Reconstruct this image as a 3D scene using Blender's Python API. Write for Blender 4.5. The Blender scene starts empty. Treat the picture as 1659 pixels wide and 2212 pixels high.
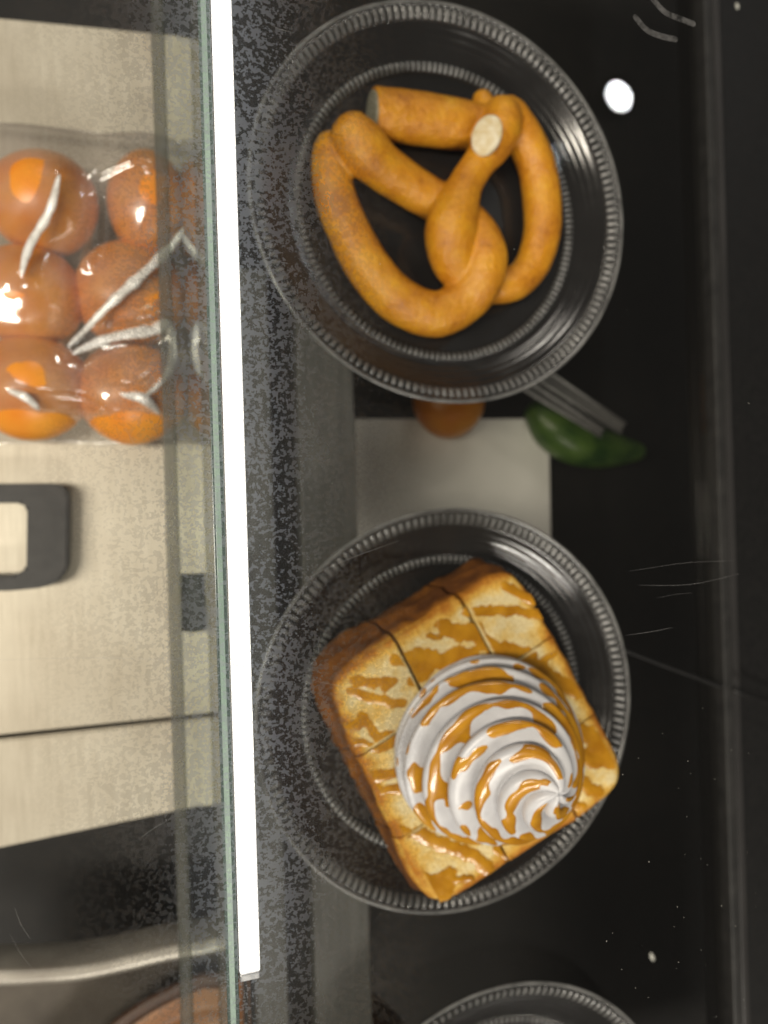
import bpy, bmesh, math, random
from mathutils import Vector, Matrix, noise
random.seed(7)
S = bpy.context.scene
C = S.collection
R = math.radians

# ------------------------------------------------------------------ camera
CAM_Z, TILT, ROLL, FPX = 0.355, R(17.0), R(1.7), 1594.0
F_ = Vector((math.sin(TILT), 0, -math.cos(TILT)))
R0 = Vector((math.cos(TILT), 0, math.sin(TILT)))
U0 = Vector((0, 1, 0))
U_ = U0*math.cos(ROLL) + R0*math.sin(ROLL)
R_ = R0*math.cos(ROLL) - U0*math.sin(ROLL)
CAM = Vector((0, 0, CAM_Z))
cd = bpy.data.cameras.new('camera')
cam = bpy.data.objects.new('camera', cd); C.objects.link(cam)
cam.matrix_world = Matrix((
    (R_.x, U_.x, -F_.x, CAM.x), (R_.y, U_.y, -F_.y, CAM.y), (R_.z, U_.z, -F_.z, CAM.z), (0, 0, 0, 1)))
cd.sensor_fit = 'VERTICAL'; cd.sensor_height = 36.0
cd.lens = 36.0*FPX/2212.0
cd.clip_start = 0.005; cd.clip_end = 50
cd.dof.use_dof = True; cd.dof.focus_distance = 0.213; cd.dof.aperture_fstop = 8.5
S.camera = cam

# ------------------------------------------------------------------ light
w = bpy.data.worlds.new('World'); S.world = w; w.use_nodes = True
bg = w.node_tree.nodes['Background']
bg.inputs[0].default_value = (1.0, 0.93, 0.84, 1); bg.inputs[1].default_value = 0.055
S.view_settings.view_transform = 'Standard'; S.view_settings.look = 'None'
S.view_settings.gamma = 1; S.view_settings.exposure = 0.0
S.view_settings.use_curve_mapping = False
try:
    S.cycles.max_bounces = 7; S.cycles.diffuse_bounces = 2; S.cycles.glossy_bounces = 3
    S.cycles.transmission_bounces = 4; S.cycles.transparent_max_bounces = 14
    S.cycles.caustics_reflective = False; S.cycles.caustics_refractive = False
except Exception:
    pass


def area(name, loc, target, size, power, col):
    l = bpy.data.lights.new(name, 'AREA'); l.shape = 'RECTANGLE'
    l.size, l.size_y = size; l.energy = power; l.color = col
    o = bpy.data.objects.new(name, l); C.objects.link(o)
    o.location = loc
    o.rotation_euler = (Vector(target)-Vector(loc)).to_track_quat('-Z', 'Y').to_euler()
    return o


area('ceiling_panel_key', (-0.95, -0.05, 1.55), (0.05, 0, 0), (0.22, 1.0), 34.0, (1.0, 0.90, 0.76))
area('ceiling_panel_side', (0.15, -1.5, 1.35), (0.08, 0, 0), (0.9, 0.18), 20.0, (1.0, 0.93, 0.83))
area('ceiling_panel_far', (0.2, 1.6, 1.3), (0.08, 0, 0), (0.6, 0.14), 6.0, (1.0, 0.92, 0.82))

# ------------------------------------------------------------------ helpers


def at(px, py, z):
    """point of the plane Z=z that lies at the photo position (px,py), photo 1659 wide"""
    d = F_ + R_*((px-829.5)/FPX) + U_*((1106-py)/FPX)
    t = (z-CAM.z)/d.z
    return CAM + d*t


def mesh_obj(name, verts, faces, mat, parent=None, smooth=False):
    me = bpy.data.meshes.new(name); me.from_pydata([tuple(v) for v in verts], [], faces); me.update()
    return link(name, me, mat, parent, smooth)


def link(name, me, mat, parent=None, smooth=False):
    o = bpy.data.objects.new(name, me); C.objects.link(o)
    if mat: me.materials.append(mat)
    if parent: o.parent = parent
    if smooth:
        for p in me.polygons: p.use_smooth = True
    return o


def bm_obj(name, bm, mat, parent=None, smooth=False):
    me = bpy.data.meshes.new(name); bm.to_mesh(me); bm.free()
    return link(name, me, mat, parent, smooth)


def tag(o, label=None, cat=None, group=None, kind=None):
    if label: o['label'] = label
    if cat: o['category'] = cat
    if group: o['group'] = group
    if kind: o['kind'] = kind
    return o


def empty(name, loc=(0, 0, 0)):
    o = bpy.data.objects.new(name, None); C.objects.link(o); o.location = loc
    o.empty_display_size = 0.01
    return o


def box_bm(x0, x1, y0, y1, z0, z1, bev=0.0, seg=2):
    bm = bmesh.new()
    bmesh.ops.create_cube(bm, size=1)
    for v in bm.verts:
        v.co = Vector(((x0+x1)/2+v.co.x*(x1-x0), (y0+y1)/2+v.co.y*(y1-y0), (z0+z1)/2+v.co.z*(z1-z0)))
    if bev: bmesh.ops.bevel(bm, geom=bm.edges[:], offset=bev, segments=seg, affect='EDGES', profile=0.5)
    return bm


def prism(pts, z0, z1):
    """closed prism over a plan outline given as Vectors"""
    n = len(pts)
    vs = [(p.x, p.y, z0) for p in pts]+[(p.x, p.y, z1) for p in pts]
    fs = [tuple(range(n-1, -1, -1)), tuple(range(n, 2*n))]
    fs += [(i, (i+1) % n, n+(i+1) % n, n+i) for i in range(n)]
    return vs, fs


def spline(pts, n):
    """Catmull-Rom through tuples of any length"""
    out = []
    m = len(pts)
    for i in range(m-1):
        p0, p1, p2, p3 = pts[max(i-1, 0)], pts[i], pts[i+1], pts[min(i+2, m-1)]
        for k in range(n):
            t = k/n
            out.append(tuple(0.5*((2*b)+(-a+c)*t+(2*a-5*b+4*c-d)*t*t+(-a+3*b-3*c+d)*t**3)
                             for a, b, c, d in zip(p0, p1, p2, p3)))
    out.append(tuple(pts[-1]))
    return out


def tube(pts, seg=16, cap=True, flat0=False, flat1=False, base=0, squash=1.0):
    """pts: (x,y,z,r); returns verts, faces"""
    vs, fs = [], []
    n = len(pts)
    P = [Vector(p[:3]) for p in pts]
    up = Vector((0, 0, 1))
    rings = []

    def ring(c, t, r):
        s = t.cross(up)
        if s.length < 1e-6: s = Vector((1, 0, 0))
        s.normalize(); b = s.cross(t).normalized()
        i0 = len(vs)
        for k in range(seg):
            a = 2*math.pi*k/seg
            vs.append(c+s*math.cos(a)*r+b*math.sin(a)*r*squash)
        rings.append(i0)
    T = [(P[min(i+1, n-1)]-P[max(i-1, 0)]).normalized() for i in range(n)]
    if not flat0:
        for q in (0.15, 0.5, 0.8):
            a = math.acos(q)
            ring(P[0]-T[0]*pts[0][3]*math.sin(a)*0.9, T[0], pts[0][3]*q)
    for i in range(n): ring(P[i], T[i], pts[i][3])
    if not flat1:
        for q in (0.8, 0.5, 0.15):
            a = math.acos(q)
            ring(P[-1]+T[-1]*pts[-1][3]*math.sin(a)*0.9, T[-1], pts[-1][3]*q)
    for a, b in zip(rings[:-1], rings[1:]):
        for k in range(seg):
            fs.append((base+a+k, base+a+(k+1) % seg, base+b+(k+1) % seg, base+b+k))
    fs.append(tuple(base+rings[0]+k for k in range(seg-1, -1, -1)))
    fs.append(tuple(base+rings[-1]+k for k in range(seg)))
    return vs, fs


def fbm(x, y, z=0.0, o=3):
    return noise.fractal(Vector((x, y, z)), 1.0, 2.0, o)


# ------------------------------------------------------------------ materials


def mat(name):
    m = bpy.data.materials.new(name); m.use_nodes = True
    nt = m.node_tree; nt.nodes.clear()
    out = nt.nodes.new('ShaderNodeOutputMaterial')
    return m, nt, out


def N(nt, typ, **kw):
    n = nt.nodes.new(typ)
    for k, v in kw.items():
        if k[0] == 'i' and k[1:].isdigit(): n.inputs[int(k[1:])].default_value = v
        else: setattr(n, k, v)
    return n


def L(nt, a, b): nt.links.new(a, b)


def ramp(nt, src, stops):
    r = nt.nodes.new('ShaderNodeValToRGB')
    els = r.color_ramp.elements
    while len(els) < len(stops): els.new(0.5)
    for e, (p, c) in zip(els, stops):
        e.position = p
        e.color = c if len(c) == 4 else (*c, 1)
    L(nt, src, r.inputs[0])
    return r


def noise_tex(nt, scale, detail=3, rough=0.5, coord='Object', stretch=None, dist=0.0):
    tc = N(nt, 'ShaderNodeTexCoord')
    src = tc.outputs[coord]
    if stretch:
        mp = N(nt, 'ShaderNodeMapping'); mp.inputs['Scale'].default_value = stretch
        L(nt, src, mp.inputs[0]); src = mp.outputs[0]
    t = N(nt, 'ShaderNodeTexNoise')
    t.inputs['Scale'].default_value = scale; t.inputs['Detail'].default_value = detail
    t.inputs['Roughness'].default_value = rough; t.inputs['Distortion'].default_value = dist
    L(nt, src, t.inputs['Vector'])
    return t


def bsdf(nt, out, col=(0.5, 0.5, 0.5), rough=0.5, metal=0.0, spec=0.5):
    b = N(nt, 'ShaderNodeBsdfPrincipled')
    b.inputs['Base Color'].default_value = (*col, 1); b.inputs['Roughness'].default_value = rough
    b.inputs['Metallic'].default_value = metal; b.inputs['Specular IOR Level'].default_value = spec
    L(nt, b.outputs[0], out.inputs[0])
    return b


def bump(nt, b, height, strength=0.3, dist=0.001):
    bp = N(nt, 'ShaderNodeBump'); bp.inputs['Strength'].default_value = strength
    bp.inputs['Distance'].default_value = dist
    L(nt, height, bp.inputs['Height']); L(nt, bp.outputs[0], b.inputs['Normal'])
    return bp


def simple(name, c1, c2, scale=200, rough=0.5, metal=0.0, spec=0.5, bstr=0.15, bdist=0.0004, stretch=None, detail=4):
    m, nt, out = mat(name)
    b = bsdf(nt, out, c1, rough, metal, spec)
    t = noise_tex(nt, scale, detail, 0.55, stretch=stretch)
    r = ramp(nt, t.outputs[0], [(0.3, c1), (0.72, c2)])
    L(nt, r.outputs[0], b.inputs['Base Color'])
    if bstr: bump(nt, b, t.outputs[0], bstr, bdist)
    return m


def schlick(nt, ior):
    f0 = ((ior-1)/(ior+1))**2
    lw = N(nt, 'ShaderNodeLayerWeight'); lw.inputs[0].default_value = 0.5
    pw = N(nt, 'ShaderNodeMath', operation='POWER', i1=5.0); L(nt, lw.outputs['Facing'], pw.inputs[0])
    ma = N(nt, 'ShaderNodeMath', operation='MULTIPLY_ADD', i1=1-f0, i2=f0); L(nt, pw.outputs[0], ma.inputs[0])
    return ma


def thin_glass(name, tint, rough=0.0, ior=1.45, refl=1.0):
    m, nt, out = mat(name)
    tr = N(nt, 'ShaderNodeBsdfTransparent'); tr.inputs[0].default_value = (*tint, 1)
    gl = N(nt, 'ShaderNodeBsdfGlossy'); gl.inputs['Roughness'].default_value = rough
    gl.inputs[0].default_value = (refl, refl, refl, 1)
    fr = schlick(nt, ior)
    mx = N(nt, 'ShaderNodeMixShader')
    L(nt, fr.outputs[0], mx.inputs[0]); L(nt, tr.outputs[0], mx.inputs[1]); L(nt, gl.outputs[0], mx.inputs[2])
    L(nt, mx.outputs[0], out.inputs[0])
    return m, nt, out, mx


# places shared by the glass dirt and the case
Z_TOP = 0.150      # underside of the top glass
Z_LED = 0.138      # face of the light strip
X_LED0 = at(489, 1106, Z_LED).x
X_LED1 = at(533, 1106, Z_LED).x
X_PANE1 = at(485, 1106, Z_LED).x
X_PANE0 = X_PANE1-0.0032
Z_BENCH = -0.085

# top glass: clear, with a dried film of limescale spots that catches the strip's light
M_top, nt, out, mx = thin_glass('top_glass', (0.99, 0.995, 0.99), 0.0, 1.5)
geo = N(nt, 'ShaderNodeNewGeometry')
t1 = N(nt, 'ShaderNodeTexNoise'); t1.inputs['Scale'].default_value = 900; t1.inputs['Detail'].default_value = 1.6
t1.inputs['Roughness'].default_value = 0.6; t1.inputs['Distortion'].default_value = 0.0
L(nt, geo.outputs['Position'], t1.inputs['Vector'])
t2 = N(nt, 'ShaderNodeTexNoise'); t2.inputs['Scale'].default_value = 38; t2.inputs['Detail'].default_value = 3
L(nt, geo.outputs['Position'], t2.inputs['Vector'])
big = N(nt, 'ShaderNodeMapRange'); big.inputs[1].default_value = 0.3; big.inputs[2].default_value = 0.7
big.inputs[3].default_value = 0.06; big.inputs[4].default_value = -0.06
L(nt, t2.outputs[0], big.inputs[0])
sm = N(nt, 'ShaderNodeMath', operation='ADD'); L(nt, t1.outputs[0], sm.inputs[0]); L(nt, big.outputs[0], sm.inputs[1])
blot = ramp(nt, sm.outputs[0], [(0.47, (0.20,)*3), (0.53, (1, 1, 1))])
sx = N(nt, 'ShaderNodeSeparateXYZ'); L(nt, geo.outputs['Position'], sx.inputs[0])
# real spots; the strip light's fall-off with distance is also put into their opacity
dx = N(nt, 'ShaderNodeMath', operation='SUBTRACT', i1=(X_LED0+X_LED1)/2); L(nt, sx.outputs[0], dx.inputs[0])
ab = N(nt, 'ShaderNodeMath', operation='ABSOLUTE'); L(nt, dx.outputs[0], ab.inputs[0])
wob = N(nt, 'ShaderNodeMath', operation='MULTIPLY_ADD', i1=0.03, i2=-0.015); L(nt, t2.outputs[0], wob.inputs[0])
ab2 = N(nt, 'ShaderNodeMath', operation='ADD'); L(nt, ab.outputs[0], ab2.inputs[0]); L(nt, wob.outputs[0], ab2.inputs[1])
fall = N(nt, 'ShaderNodeMapRange', interpolation_type='SMOOTHSTEP')
fall.inputs[1].default_value = 0.006; fall.inputs[2].default_value = 0.058
fall.inputs[3].default_value = 1.0; fall.inputs[4].default_value = 0.02
L(nt, ab2.outputs[0], fall.inputs[0])
am = N(nt, 'ShaderNodeMath', operation='MULTIPLY'); L(nt, blot.outputs[0], am.inputs[0]); L(nt, fall.outputs[0], am.inputs[1])
am2 = N(nt, 'ShaderNodeMath', operation='MULTIPLY', i1=0.36); L(nt, am.outputs[0], am2.inputs[0])
tl = N(nt, 'ShaderNodeBsdfTranslucent'); tl.inputs[0].default_value = (0.72, 0.79, 0.92, 1)
mx2 = N(nt, 'ShaderNodeMixShader')
L(nt, am2.outputs[0], mx2.inputs[0]); L(nt, mx.outputs[0], mx2.inputs[1]); L(nt, tl.outputs[0], mx2.inputs[2])
L(nt, mx2.outputs[0], out.inputs[0])

M_topclean, *_ = thin_glass('top_glass_clean', (0.99, 0.995, 0.99), 0.0, 1.5)
M_clear, *_ = thin_glass('pane_glass', (0.93, 0.96, 0.94), 0.0, 1.5)
M_edge, nt, out = mat('glass_edge')
b = bsdf(nt, out, (0.20, 0.30, 0.26), 0.25)
t = noise_tex(nt, 90, 3, 0.5, stretch=(1, 0.15, 1))
r = ramp(nt, t.outputs[0], [(0.3, (0.20, 0.29, 0.24)), (0.7, (0.36, 0.47, 0.40))]); L(nt, r.outputs[0], b.inputs[0])
M_edge2 = simple('dark_glass_edge', (0.045, 0.07, 0.062), (0.10, 0.14, 0.12), 80, 0.2, bstr=0, stretch=(1, 0.1, 1))
M_shelf, nt, out, mx = thin_glass('smoked_glass', (0.84, 0.835, 0.82), 0.02, 1.45)
M_floor = simple('black_laminate', (0.006, 0.006, 0.006), (0.012, 0.011, 0.010), 60, 0.6)
M_black = simple('black_metal', (0.004, 0.004, 0.0042), (0.009, 0.0085, 0.0085), 300, 0.45)
M_blackp = simple('black_plastic', (0.012, 0.012, 0.012), (0.03, 0.029, 0.028), 120, 0.5)
M_rail = simple('grey_steel', (0.13, 0.132, 0.135), (0.20, 0.20, 0.20), 40, 0.5, 0.0, stretch=(8, 0.4, 1))
M_trim = simple('dull_trim', (0.03, 0.029, 0.029), (0.06, 0.057, 0.057), 60, 0.4, 0.3, stretch=(1, 0.2, 1))
M_alu = simple('aluminium', (0.35, 0.35, 0.35), (0.5, 0.5, 0.5), 300, 0.4, 0.8)
M_seal = simple('grey_seal', (0.10, 0.105, 0.10), (0.18, 0.18, 0.165), 120, 0.5, stretch=(1, 0.3, 1))
M_railp, nt, out = mat('frosted_seal')
b = N(nt, 'ShaderNodeBsdfPrincipled'); b.inputs['Roughness'].default_value = 0.4
t = noise_tex(nt, 100, 3, 0.5, stretch=(1, 0.2, 1))
r = ramp(nt, t.outputs[0], [(0.3, (0.08, 0.085, 0.075)), (0.7, (0.15, 0.15, 0.13))]); L(nt, r.outputs[0], b.inputs[0])
tr = N(nt, 'ShaderNodeBsdfTransparent'); tr.inputs[0].default_value = (0.85, 0.86, 0.82, 1)
mxr = N(nt, 'ShaderNodeMixShader'); mxr.inputs[0].default_value = 0.42
L(nt, tr.outputs[0], mxr.inputs[1]); L(nt, b.outputs[0], mxr.inputs[2]); L(nt, mxr.outputs[0], out.inputs[0])
M_reflection_board = simple('reflection_white_board', (0.82, 0.815, 0.78), (0.90, 0.89, 0.86), 30, 0.6)

M_steel, nt, out = mat('brushed_steel')
b = bsdf(nt, out, (0.6, 0.55, 0.45), 0.42, 0.25)
t = noise_tex(nt, 60, 5, 0.6, stretch=(7, 0.5, 1)); t2 = noise_tex(nt, 9, 4, 0.6)
r1 = ramp(nt, t.outputs[0], [(0.3, (0.52, 0.475, 0.38)), (0.7, (0.64, 0.595, 0.49))])
r2 = ramp(nt, t2.outputs[0], [(0.30, (0.80, 0.77, 0.74)), (0.6, (1, 1, 1))])
mm = N(nt, 'ShaderNodeMix', data_type='RGBA', blend_type='MULTIPLY'); mm.inputs[0].default_value = 1
L(nt, r1.outputs[0], mm.inputs[6]); L(nt, r2.outputs[0], mm.inputs[7]); L(nt, mm.outputs[2], b.inputs[0])
bump(nt, b, t.outputs[0], 0.10, 0.0003)

M_led, nt, out = mat('led_diffuser')
e = N(nt, 'ShaderNodeEmission'); e.inputs[0].default_value = (1.0, 0.955, 0.88, 1); e.inputs[1].default_value = 1.8
L(nt, e.outputs[0], out.inputs[0])
M_lamp, nt, out = mat('lamp_face')
e = N(nt, 'ShaderNodeEmission'); e.inputs[0].default_value = (0.95, 0.98, 1.0, 1); e.inputs[1].default_value = 70
L(nt, e.outputs[0], out.inputs[0])

# plate: smoky clear plastic
M_plate, nt, out = mat('smoky_plastic')
b = N(nt, 'ShaderNodeBsdfPrincipled')
b.inputs['Base Color'].default_value = (0.017, 0.0165, 0.0165, 1); b.inputs['Roughness'].default_value = 0.16
b.inputs['Specular IOR Level'].default_value = 0.6
t = noise_tex(nt, 60, 4, 0.6)
rr = ramp(nt, t.outputs[0], [(0.3, (0.12,)*3), (0.8, (0.26,)*3)]); L(nt, rr.outputs[0], b.inputs['Roughness'])
tr = N(nt, 'ShaderNodeBsdfTransparent'); tr.inputs[0].default_value = (0.55, 0.55, 0.55, 1)
mxp = N(nt, 'ShaderNodeMixShader'); mxp.inputs[0].default_value = 0.88
L(nt, tr.outputs[0], mxp.inputs[1]); L(nt, b.outputs[0], mxp.inputs[2]); L(nt, mxp.outputs[0], out.inputs[0])
M_rim, nt, out = mat('clear_fluted_rim')
b = N(nt, 'ShaderNodeBsdfPrincipled')
b.inputs['Base Color'].default_value = (0.035, 0.035, 0.035, 1); b.inputs['Roughness'].default_value = 0.14
b.inputs['Specular IOR Level'].default_value = 0.7
tr = N(nt, 'ShaderNodeBsdfTransparent'); tr.inputs[0].default_value = (0.6, 0.6, 0.6, 1)
mxp = N(nt, 'ShaderNodeMixShader'); mxp.inputs[0].default_value = 0.7
L(nt, tr.outputs[0], mxp.inputs[1]); L(nt, b.outputs[0], mxp.inputs[2]); L(nt, mxp.outputs[0], out.inputs[0])

M_rib, nt, out = mat('painted_rib_shine')  # paler rib tops and lip: the light they catch is painted in
b = bsdf(nt, out, (0.2, 0.2, 0.2), 0.22, 0, 0.9)
t = noise_tex(nt, 70, 3, 0.6)
r = ramp(nt, t.outputs[0], [(0.3, (0.07, 0.07, 0.069)), (0.7, (0.20, 0.20, 0.195))]); L(nt, r.outputs[0], b.inputs[0])
# pretzel
M_pret, nt, out = mat('pretzel_crust')
b = bsdf(nt, out, (0.5, 0.2, 0.02), 0.25, 0, 0.6)
t = noise_tex(nt, 70, 6, 0.7); t2 = noise_tex(nt, 420, 4, 0.65)
r = ramp(nt, t.outputs[0], [(0.28, (0.38, 0.125, 0.008)), (0.45, (0.60, 0.24, 0.012)), (0.62, (0.70, 0.325, 0.016)), (0.80, (0.80, 0.46, 0.04))])
r2 = ramp(nt, t2.outputs[0], [(0.3, (0.86, 0.83, 0.78)), (0.6, (1, 1, 1))])
mm = N(nt, 'ShaderNodeMix', data_type='RGBA', blend_type='MULTIPLY'); mm.inputs[0].default_value = 1
L(nt, r.outputs[0], mm.inputs[6]); L(nt, r2.outputs[0], mm.inputs[7]); L(nt, mm.outputs[2], b.inputs[0])
b.inputs['Subsurface Weight'].default_value = 0.0
bump(nt, b, t2.outputs[0], 0.8, 0.0011)
M_cut = simple('pale_dough', (0.60, 0.47, 0.24), (0.80, 0.74, 0.58), 260, 0.75, bstr=0.8, bdist=0.001)
M_cut2 = simple('grey_dough', (0.16, 0.15, 0.10), (0.34, 0.32, 0.25), 260, 0.75, bstr=0.8, bdist=0.001)

# bread: colour attribute "crust" (0 crumb .. 1 crust) is the bread's own browning
M_bread, nt, out = mat('toasted_bread')
b = bsdf(nt, out, (0.7, 0.5, 0.2), 0.6, 0, 0.3)
at_ = N(nt, 'ShaderNodeAttribute', attribute_name='crust')
t = noise_tex(nt, 90, 5, 0.65); t2 = noise_tex(nt, 900, 3, 0.6); t3 = noise_tex(nt, 35, 4, 0.65, stretch=(1, 1, 3))
sc = N(nt, 'ShaderNodeMath', operation='MULTIPLY_ADD', i1=0.95, i2=-0.37); L(nt, t.outputs[0], sc.inputs[0])
ad = N(nt, 'ShaderNodeMath', operation='ADD'); L(nt, at_.outputs['Fac'], ad.inputs[0]); L(nt, sc.outputs[0], ad.inputs[1])
r = ramp(nt, ad.outputs[0], [(0.05, (0.88, 0.74, 0.42)), (0.16, (0.86, 0.64, 0.25)), (0.31, (0.77, 0.46, 0.08)), (0.50, (0.54, 0.21, 0.018)),
                             (0.74, (0.33, 0.12, 0.018)), (1.0, (0.17, 0.06, 0.014))])
r2 = ramp(nt, t2.outputs[0], [(0.34, (0.80, 0.74, 0.62)), (0.58, (1, 1, 1))])
mm = N(nt, 'ShaderNodeMix', data_type='RGBA', blend_type='MULTIPLY'); mm.inputs[0].default_value = 1
L(nt, r.outputs[0], mm.inputs[6]); L(nt, r2.outputs[0], mm.inputs[7]); L(nt, mm.outputs[2], b.inputs[0])
hs = N(nt, 'ShaderNodeMath', operation='ADD'); L(nt, t2.outputs[0], hs.inputs[0]); L(nt, t3.outputs[0], hs.inputs[1])
bump(nt, b, hs.outputs[0], 0.8, 0.0013)

M_sauce, nt, out = mat('caramel_sauce')
b = bsdf(nt, out, (0.46, 0.19, 0.008), 0.26, 0, 0.5)
t = noise_tex(nt, 120, 3, 0.5)
r = ramp(nt, t.outputs[0], [(0.3, (0.40, 0.165, 0.005)), (0.7, (0.58, 0.28, 0.014))]); L(nt, r.outputs[0], b.inputs[0])
b.inputs['Coat Weight'].default_value = 0.5; b.inputs['Coat Roughness'].default_value = 0.08

M_cream, nt, out = mat('whipped_cream')
b = bsdf(nt, out, (0.70, 0.70, 0.73), 0.32, 0, 0.45)
t = noise_tex(nt, 150, 3, 0.5)
r = ramp(nt, t.outputs[0], [(0.3, (0.56, 0.56, 0.585)), (0.7, (0.66, 0.66, 0.68))]); L(nt, r.outputs[0], b.inputs[0])

M_tom = simple('tomato_skin', (0.72, 0.20, 0.016), (0.86, 0.38, 0.045), 30, 0.35, bstr=0.0)
M_film, nt, out = mat('plastic_film')
tr = N(nt, 'ShaderNodeBsdfTransparent'); tr.inputs[0].default_value = (0.97, 0.97, 0.97, 1)
df = N(nt, 'ShaderNodeBsdfDiffuse'); df.inputs[0].default_value = (0.78, 0.68, 0.60, 1)
gl = N(nt, 'ShaderNodeBsdfGlossy'); gl.inputs['Roughness'].default_value = 0.12
fr = schlick(nt, 2.5)
m1 = N(nt, 'ShaderNodeMixShader'); t = noise_tex(nt, 28, 4, 0.6)
r = ramp(nt, t.outputs[0], [(0.35, (0.06,)*3), (0.72, (0.25,)*3)]); L(nt, r.outputs[0], m1.inputs[0])
L(nt, tr.outputs[0], m1.inputs[1]); L(nt, df.outputs[0], m1.inputs[2])
m2 = N(nt, 'ShaderNodeMixShader'); L(nt, fr.outputs[0], m2.inputs[0]); L(nt, m1.outputs[0], m2.inputs[1]); L(nt, gl.outputs[0], m2.inputs[2])
L(nt, m2.outputs[0], out.inputs[0])

M_glint, nt, out = mat('painted_glint')  # whitish colour stands for glare on the bag
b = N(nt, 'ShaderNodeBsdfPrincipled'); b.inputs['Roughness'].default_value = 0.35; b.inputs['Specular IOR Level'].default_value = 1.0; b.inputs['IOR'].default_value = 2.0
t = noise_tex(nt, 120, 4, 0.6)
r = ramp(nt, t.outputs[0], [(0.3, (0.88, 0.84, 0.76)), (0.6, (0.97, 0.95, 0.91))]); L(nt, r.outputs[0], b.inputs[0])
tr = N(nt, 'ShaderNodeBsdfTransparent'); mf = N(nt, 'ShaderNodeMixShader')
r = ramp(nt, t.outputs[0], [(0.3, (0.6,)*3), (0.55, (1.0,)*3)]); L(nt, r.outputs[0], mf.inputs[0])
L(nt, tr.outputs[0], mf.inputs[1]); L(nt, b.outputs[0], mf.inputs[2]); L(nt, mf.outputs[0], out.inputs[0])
M_green = simple('green_skin', (0.012, 0.05, 0.008), (0.11, 0.20, 0.035), 45, 0.35, bstr=0.2)
M_wood = simple('brown_wood', (0.20, 0.085, 0.03), (0.33, 0.15, 0.055), 40, 0.45, stretch=(1, 1, 6))
M_wood2 = simple('dark_brown_wood', (0.045, 0.02, 0.01), (0.09, 0.04, 0.018), 60, 0.5)
M_pan = simple('worn_steel', (0.33, 0.30, 0.26), (0.50, 0.47, 0.41), 40, 0.35, 0.4)
M_panin = simple('dull_pan_floor', (0.10, 0.088, 0.075), (0.17, 0.15, 0.125), 30, 0.5, 0.2)
M_scr = simple('scratch_mark', (0.22, 0.22, 0.22), (0.4, 0.4, 0.4), 400, 0.6, bstr=0)
M_reflection, nt, out = mat('painted_reflection')  # grey tint that paints a reflection on the glass
d_ = N(nt, 'ShaderNodeBsdfDiffuse'); d_.inputs[0].default_value = (0.6, 0.6, 0.6, 1)
tr = N(nt, 'ShaderNodeBsdfTransparent'); mxs = N(nt, 'ShaderNodeMixShader')
t = noise_tex(nt, 500, 3, 0.6); r = ramp(nt, t.outputs[0], [(0.3, (0.01,)*3), (0.8, (0.10,)*3)]); L(nt, r.outputs[0], mxs.inputs[0])
L(nt, tr.outputs[0], mxs.inputs[1]); L(nt, d_.outputs[0], mxs.inputs[2]); L(nt, mxs.outputs[0], out.inputs[0])
M_dust = simple('pale_dust', (0.42, 0.42, 0.38), (0.6, 0.6, 0.55), 400, 0.8, bstr=0)

# ------------------------------------------------------------------ the setting
Y0, Y1 = -0.34, 0.36
o = bm_obj('lower_floor', box_bm(-0.55, 0.65, -0.7, 0.7, -0.235, -0.22), M_floor); tag(o, kind='structure')
X_SH = at(508, 1106, 0).x
X_SH1 = at(1534, 1106, 0).x
o = bm_obj('shelf', box_bm(X_SH, X_SH1, -0.6, 0.6, -0.006, 0, 0.0006), M_shelf); tag(o, kind='structure')

o = bm_obj('under_panel', box_bm(X_SH, at(668, 1106, -0.03).x, -0.6, 0.6, -0.036, -0.032, 0.0005), M_floor); tag(o, kind='structure')
# grey steel rails below the smoked shelf
for (a, b_, lab) in ((524, 592, 'narrow grey steel rail under the dark shelf beside the light strip'),
                     (650, 772, 'wide grey steel rail under the dark shelf, running behind both plates')):
    z = -0.016
    o = bm_obj('support_rail', box_bm(at(a, 1106, z).x, at(b_, 1106, z).x, -0.45, at(700, 590, z).y, z-0.012, z, 0.0008), M_rail)
    tag(o, lab, 'rail')
# white board, tomato, vegetable and tong arms, added under the shelf for reflections
z = -0.165
pts = [at(769, 905, z), at(1185, 905, z), at(1190, 1190, z), at(772, 1190, z)]
o = mesh_obj('reflection_board', *prism(pts, z-0.008, z), M_reflection_board)
tag(o, 'off-white board added under the dark shelf as a reflection between the two plates', 'board')


def ball(name, px, py, z, rx, ry, rz, m, smooth=True, parent=None, lumps=0.04, seed=0):
    bm = bmesh.new(); bmesh.ops.create_uvsphere(bm, u_segments=32, v_segments=18, radius=1)
    c = at(px, py, z)
    for v in bm.verts:
        k = 1+lumps*noise.noise(v.co*1.3+Vector((seed*3.1, seed, 0)))
        v.co = Vector((v.co.x*rx*k, v.co.y*ry*k, v.co.z*rz*k))
    o = bm_obj(name, bm, m, parent, smooth)
    o.location = c
    return o


o = ball('tomato', 968, 866, -0.143, 0.027, 0.027, 0.022, M_tom, seed=9)
tag(o, 'orange tomato added under the dark shelf as a reflection below the pretzel plate', 'tomato')
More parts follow.
